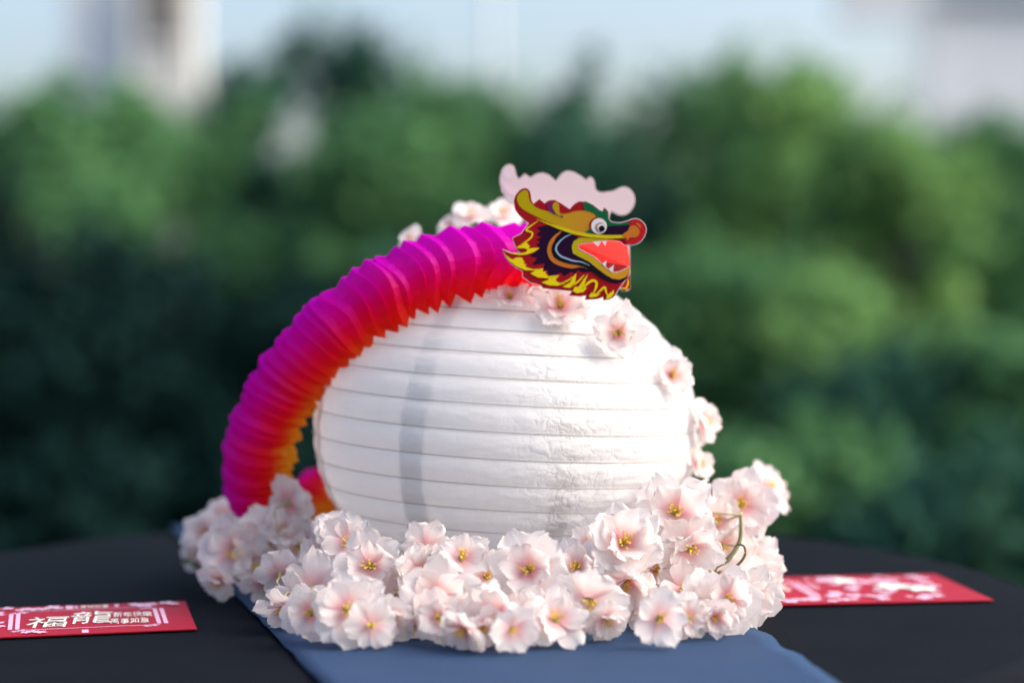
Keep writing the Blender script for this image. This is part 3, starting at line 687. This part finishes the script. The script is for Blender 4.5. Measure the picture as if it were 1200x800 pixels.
# single blossoms stuck on the lantern: px, py, Y, diameter px, lean right, lean up, back, label
SINGLE = [
    (656, 360, -.138, 74, .10, .62, False, "pink-centred blossom on the lantern right below the dragon's mane"),
    (724, 390, -.142, 72, .10, .12, False, "full white blossom on the lantern right of the dragon's chin"),
    (787, 440, -.10, 62, .22, .40, False, "white blossom on the lantern's upper right edge, third below the dragon"),
    (822, 494, -.06, 60, .82, .10, False, "blossom seen from the side sticking out at the lantern's right edge"),
    (817, 545, -.06, 46, .75, .35, False, "lowest small pink blossom on the lantern's right edge"),
    (598, 349, -.135, 50, -.1, .75, False, "white blossom half tucked under the dragon's neck"),
    (553, 254, .02, 48, -.1, .80, False, "white blossom on the lantern top behind the dragon's neck"),
    (590, 252, .035, 50, .15, .75, False, "white blossom on the lantern top next to the dragon's horn"),
    (482, 280, .01, 34, -.55, .60, False, "small white blossom peeking over the middle of the dragon's back"),
    (527, 268, .02, 36, -.3, .7, False, "low white blossom between two others behind the dragon's back"),
]
for (x, y, Y, d, fx, fy, bk, lab) in SINGLE:
    e = flower("cherry_blossom", at(x, y, Y), face_dir(fx, fy, bk), PX(d * .9, Y), None, random.uniform(-.02, .2)); tag(e, lab, "blossom", "blossoms fixed to the lantern")
def pile_depth(x, y):
    rho = np.interp(y, [560, 620, 640, 690, 735, 770], [.235, .25, .265, .29, .31, .32])
    X = (x - 592) / FPX * 1.75
    return -math.sqrt(max(.0009, rho * rho - X * X)) if abs(X) < rho else -.02
# branches: label, [flowers: px, py, diameter px, lean right, lean up, extra depth, back], stem path px
BR = {
 'right_up': ("upright blossom branch at the right, rising above the red card", [(791, 600, 82, .0, .12, 0, 0), (868, 590, 76, .08, .08, 0, 0), (897, 572, 62, .55, .35, .03, 0), (808, 641, 76, .02, .0, .0, 0), (838, 612, 64, .3, .2, .04, 0), (775, 585, 50, -.2, .5, .05, 0), (843, 640, 58, .5, -.1, .05, 0)],
    [(800, 735, -.22), (842, 680, -.215), (866, 648, -.205), (868, 615, -.19)]),
 'right_low': ("dense low blossom branch at the front right beside the red card", [(880, 662, 74, .35, .25, .03, 0), (853, 712, 72, -.15, .05, 0, 0), (876, 706, 66, .55, -.15, .02, 0), (775, 726, 74, .15, -.12, -.015, 0), (822, 706, 72, .35, -.25, 0, 0), (800, 690, 60, .1, .2, .03, 0), (800, 735, 60, .2, .1, .0, 0), (840, 735, 56, .3, -.1, .0, 0), (845, 680, 60, .0, .3, .05, 0), (883, 690, 60, .8, .1, .05, 0)],
    [(760, 742, -.27), (830, 738, -.23), (880, 722, -.17)]),
 'mid_right': ("blossom branch at the front between lantern middle and right cluster", [(730, 637, 88, .0, .25, 0, 0), (735, 680, 66, .0, -.45, .02, 0), (690, 703, 80, .05, .02, -.01, 0), (677, 664, 64, -.25, .35, .02, 0), (650, 738, 74, .15, .62, 0, 0), (708, 736, 56, .2, -.55, .0, 0), (745, 705, 62, -.2, .1, .05, 0), (625, 730, 62, .1, .1, .0, 0), (668, 722, 60, -.4, .2, .03, 0), (690, 640, 50, -.2, .6, .04, 0), (768, 668, 56, .1, .1, .05, 0)],
    [(640, 748, -.31), (700, 748, -.30), (770, 735, -.27)]),
 'centre': ("blossom branch at the front centre below the lantern", [(619, 668, 78, -.08, .38, 0, 0), (580, 728, 76, -.72, .05, 0, 0), (542, 738, 68, -.45, -.50, 0, 0), (515, 698, 82, -.02, .12, -.005, 0), (541, 655, 66, .15, .60, .01, 0), (500, 641, 58, -.1, .45, .02, 1), (492, 668, 60, .35, .3, .02, 0), (612, 705, 64, .1, -.3, .04, 0), (600, 742, 60, .4, -.1, .0, 0), (515, 736, 62, -.2, .2, .0, 0), (560, 745, 58, .2, -.3, .0, 0), (570, 675, 60, .2, .3, .04, 0), (565, 700, 56, .3, -.2, .04, 0)],
    [(480, 742, -.31), (550, 752, -.315), (625, 745, -.30)]),
 'front_left': ("shaded blossom branch at the front left on the runner's edge", [(435, 663, 78, -.02, .12, 0, 0), (402, 724, 74, .0, .36, .01, 0), (408, 636, 62, -.2, .30, .02, 0), (394, 622, 52, .25, .45, .03, 0), (368, 690, 82, .62, .10, .0, 1), (332, 722, 62, -.2, -.65, .02, 0), (464, 690, 60, .3, -.3, .03, 0), (452, 722, 64, .2, -.35, .02, 0), (487, 733, 54, .1, -.6, .02, 0), (328, 672, 52, -.1, .30, .02, 1), (380, 655, 60, -.2, .2, .05, 0), (350, 705, 56, -.4, -.1, .04, 0), (440, 738, 62, .3, .1, .0, 0), (365, 735, 58, -.3, .1, .01, 0), (425, 700, 60, .1, -.2, .04, 0)],
    [(330, 735, -.16), (390, 745, -.24), (470, 742, -.29)]),
 'back_left': ("out-of-focus dull pink blossom branch at the left below the dragon", [(275, 645, 78, .1, .02, 0, 0), (243, 625, 56, -.3, .2, .04, 0), (338, 588, 62, .4, .3, 0, 1), (310, 630, 68, -.3, .2, 0, 1), (257, 682, 46, -.3, -.6, .03, 0), (312, 688, 56, .1, -.6, .04, 0), (265, 605, 48, .1, .6, .06, 0), (352, 640, 72, .2, .2, .03, 0), (378, 640, 60, -.1, .4, .05, 0), (332, 622, 52, .2, .5, .05, 0), (230, 650, 40, -.7, .1, .03, 0), (300, 660, 62, -.1, -.1, .03, 0)],
    [(215, 668, .0), (280, 690, -.05), (350, 690, -.12)]),
}
SLOT = {}
for key, (lab, fl, st) in BR.items():
    sp = [at(q[0], q[1] - 12, q[2] + .045) for q in st]
    for q in sp: q.z = max(q.z, TABLE_Z + .007)
    root = empty("blossom_branch", (sp[0].x, sp[0].y, TABLE_Z)); tag(root, lab, "blossom branch", "artificial cherry blossom branches round the lantern")
    cp = [Vector(p) for p in catmull(sp, 8)]
    V, F = tube([p - root.location for p in cp], [.0032 - .0016 * i / len(cp) for i in range(len(cp))], 8); stem = mesh_obj("stem", V, F, M_STEM, root)
    for (x, y, d, fx, fy, ex, bk) in fl:
        if y > 715: y += random.uniform(-9, 9); x += random.uniform(-6, 6); d *= random.uniform(.80, 1.06)
        d *= random.uniform(.97, 1.08)
        Y = pile_depth(x, y) + ex * .8
        if key == 'back_left': Y = max(Y, -.10) + .04
        pos = at(x, y, Y); dia = PX(d, Y); dr = face_dir(fx + random.uniform(-.16, .16), fy + random.uniform(-.14, .18), bool(bk))
        lo = TABLE_Z + .005 + dia * .50 * math.sqrt(max(0, 1 - dr.z ** 2))
        if pos.z < lo:                                   # too low: come towards the camera along the same line of sight
            lm = pos.z + (lo - pos.z) * .55; k = max(.955, (CAM.z - lm) / (CAM.z - pos.z)); pos = CAM + (pos - CAM) * k; dia *= k; pos.z = lo
        fo = flower("flower", pos, dr, dia, root, random.uniform(-.10, .30), random.random() < .15)
        base = pos - dr * dia * .15
        q = min(cp, key=lambda c: (c - base).length)
        mid = (base - dr * dia * .35 + q) / 2
        V, F = tube([Vector(p) - root.location for p in catmull([base, base - dr * dia * .25, mid, q], 5)], .0011, 6); mesh_obj("twig", V, F, M_TWIG, root)
    if key == 'right_up':                                # the little hooked tendril on the bare stem
        V, F = tube([Vector(p) - root.location for p in catmull([at(853, 668, -.212), at(866, 660, -.214), at(873, 650, -.214), at(872, 640, -.212), at(864, 637, -.21)], 6)], .0013, 6); mesh_obj("tendril", V, F, M_STEM, root)

# ------------------------------------------------------------------ printed red cards
M_CARD = plain("red_card_paper", (.32, .003, .018), .5, .1, noise_amt=.06, noise_scale=25, bump=.08, bump_scale=30)
M_PINK = plain("print_pink", (.74, .42, .55), .45, .4); M_LET = plain("print_ivory", (.86, .88, .78), .4, .4)
M_PINK2 = plain("print_rose", (.60, .16, .26), .45, .4)
def glyphs(name, s, size, x, y, z, parent, mat, rot=0, sx=1.0):
    c = bpy.data.curves.new(name, 'FONT'); c.body = s; c.size = size; c.extrude = .0001; c.offset = -size * .004
    o = bpy.data.objects.new(name, c); COL.objects.link(o); bpy.context.view_layer.update()
    me = bpy.data.meshes.new_from_object(o.evaluated_get(bpy.context.evaluated_depsgraph_get())); bpy.data.objects.remove(o); bpy.data.curves.remove(c)
    for q in me.vertices:                                   # brush-like unevenness
        e = Vector((q.co.x, q.co.y, 0)) / size
        q.co.x += size * (.055 * noise.noise(e * 5 + Vector((size * 99, 0, 1))) + .10 * e.y); q.co.y += size * (.055 * noise.noise(e * 5 + Vector((7, size * 50, 2))) + .05 * math.sin(e.x * 3))
    me.name = name; me.materials.clear(); me.materials.append(mat)
    p = bpy.data.objects.new(name, me); link(p, parent); p.location = (x, y, z); p.rotation_euler = (0, 0, rot); p.scale = (sx, 1, 1); return p
def poly2(name, polys, z, mat, parent):
    V, F = [], []
    for P in polys:
        b = len(V); V += [(p[0], p[1], z) for p in P]; F.append(tuple(range(b, b + len(P))))
    return mesh_obj(name, V, F, mat, parent, smooth=False)
def bar(x0, x1, y0, y1): return [(x0, y0), (x1, y0), (x1, y1), (x0, y1)]
def bloom(cx, cy, r, a0):
    out = []
    for k in range(40):
        a = 2 * math.pi * k / 40; rr = r * (.45 + .55 * abs(math.sin(2.5 * a + a0))); out.append((cx + rr * math.cos(a), cy + rr * math.sin(a)))
    return out
def paper_card(origin, xdir, length, width, label, curl):
    """local x from the end with the small lettering (0) to the blossom end (length); y across"""
    root = empty("paper_card", origin); root.rotation_euler = (0, 0, math.atan2(xdir.y, xdir.x)); tag(root, label, "paper card", "red printed cards on the table")
    Z = .0022; V, F = [], []
    n_ = 20
    for i in range(n_ + 1):
        x = length * i / n_
        for y in (0, width): V.append((x, y, Z + 0))
        for y in (0, width): V.append((x, y, .0012))
    for i in range(n_):
        a, b = i * 4, i * 4 + 4
        F += [(a, b, b + 1, a + 1), (a + 2, a + 3, b + 3, b + 2), (a, a + 2, b + 2, b), (a + 1, b + 1, b + 3, a + 3)]
    F += [(0, 1, 3, 2), (n_ * 4, n_ * 4 + 2, n_ * 4 + 3, n_ * 4 + 1)]
    mesh_obj("card", V, F, M_CARD, root, smooth=False)
    k = length / .34; w = width
    # x measured from the lettering end
    P = []
    for (x0, x1) in ((.024, .028), (.0305, .0345), (.160, .164), (.1665, .1705)): P.append(bar(x0 * k, x1 * k, w * .24, w * .78))
    for yy in (.17, .805): P.append(bar(.034 * k, .162 * k, w * yy, w * (yy + .012)))
    for (xx, yy) in ((.038, .2), (.038, .82), (.158, .2), (.158, .82)):
        P.append(bloom(xx * k, yy * w, .006, 0)); P.append(bloom((xx + .006) * k, yy * w + .004, .004, 1))
    P.append(bar(.110 * k, .117 * k, w * .015, w * .14)); P.append(bar(.1055 * k, .1085 * k, w * .04, w * .12)); P.append(bar(.066 * k, .070 * k, w * .03, w * .12))
    P.append(bar(.098 * k, .104 * k, w * .88, w * .98))
    poly2("frame_print", P, Z + .0003, M_PINK, root)["kind"] = "stuff"
    rr = random.Random(5); P = []
    for _ in range(60):
        P.append(bloom(rr.uniform(.178, .312) * k, rr.uniform(.06, .94) * w, rr.uniform(.005, .0105), rr.random() * 3))
    for _ in range(12): P.append(bloom(rr.uniform(.122, .19) * k, rr.choice((rr.uniform(.86, .95), rr.uniform(.05, .13))) * w, rr.uniform(.005, .009), rr.random() * 3))
    for _ in range(10): P.append(bloom(rr.uniform(.010, .055) * k, rr.uniform(.05, .14) * w, rr.uniform(.005, .010), rr.random() * 3))
    for i, p in enumerate(P): pass
    me = [ [(q[0], q[1], Z + .0004 + .00001 * i) for q in p] for i, p in enumerate(P) ]
    V, F = [], []
    for p in me: b = len(V); V += p; F.append(tuple(range(b, b + len(p))))
    mesh_obj("blossom_print", V, F, M_PINK, root, smooth=False)["kind"] = "stuff"
    P = [bloom(.222 * k, .22 * w if curl else .78 * w, .016, .5), bloom(.262 * k, .52 * w, .020, 0), bloom(.288 * k, .42 * w, .018, 1)]
    V, F = [], []
    for i, p in enumerate(P): b = len(V); V += [(q[0], q[1], Z + .0012 + .00005 * i) for q in p]; F.append(tuple(range(b, b + len(p))))
    mesh_obj("large_blossom_print", V, F, M_LET, root, smooth=False)
    # lettering, read from the far long side of the card
    for s, size, x, y, sx in (("福", .062, .156, .74, .66), ("龍", .070, .116, .66, .60)):
        glyphs("lettering", s, size * k, x * k, y * w, Z + .0006, root, M_LET, math.pi, sx)
    glyphs("lettering", "新年快樂", .030 * k, .074 * k, w * .50, Z + .0006, root, M_LET, math.pi, .31)
    glyphs("lettering", "萬事如意", .030 * k, .078 * k, w * .72, Z + .0006, root, M_LET, math.pi, .31)
    glyphs("lettering", "吉祥如意", .016 * k, .104 * k, w * .125, Z + .0006, root, M_LET, math.pi, .44)
    return root
# left card: the lettering end points to the picture's right
a = on_table(231, 740); b = on_table(0, 747); xd = (Matrix.Rotation(R(4), 3, 'Z') @ (b - a)).normalized()
yd = Vector((-xd.y, xd.x, 0))
c_left_near = a                       # near right corner
wl = .158
# local x runs left; local y = +90 deg from x = towards the camera, so start at the far right corner
far = a - yd * wl
oc = Vector((far.x, far.y, TABLE_Z + .0008))
paper_card(oc, xd, .34, wl, "dark red printed card on the black cloth at the left edge", 0)
a = on_table(1165, 706); b = on_table(893, 712); xd = (a - b).normalized()
wl = .172
st = a - xd * .335
paper_card(Vector((st.x, st.y, TABLE_Z + .0008)), xd, .335, wl, "bright red printed card on the black cloth right of the blossoms", 0)
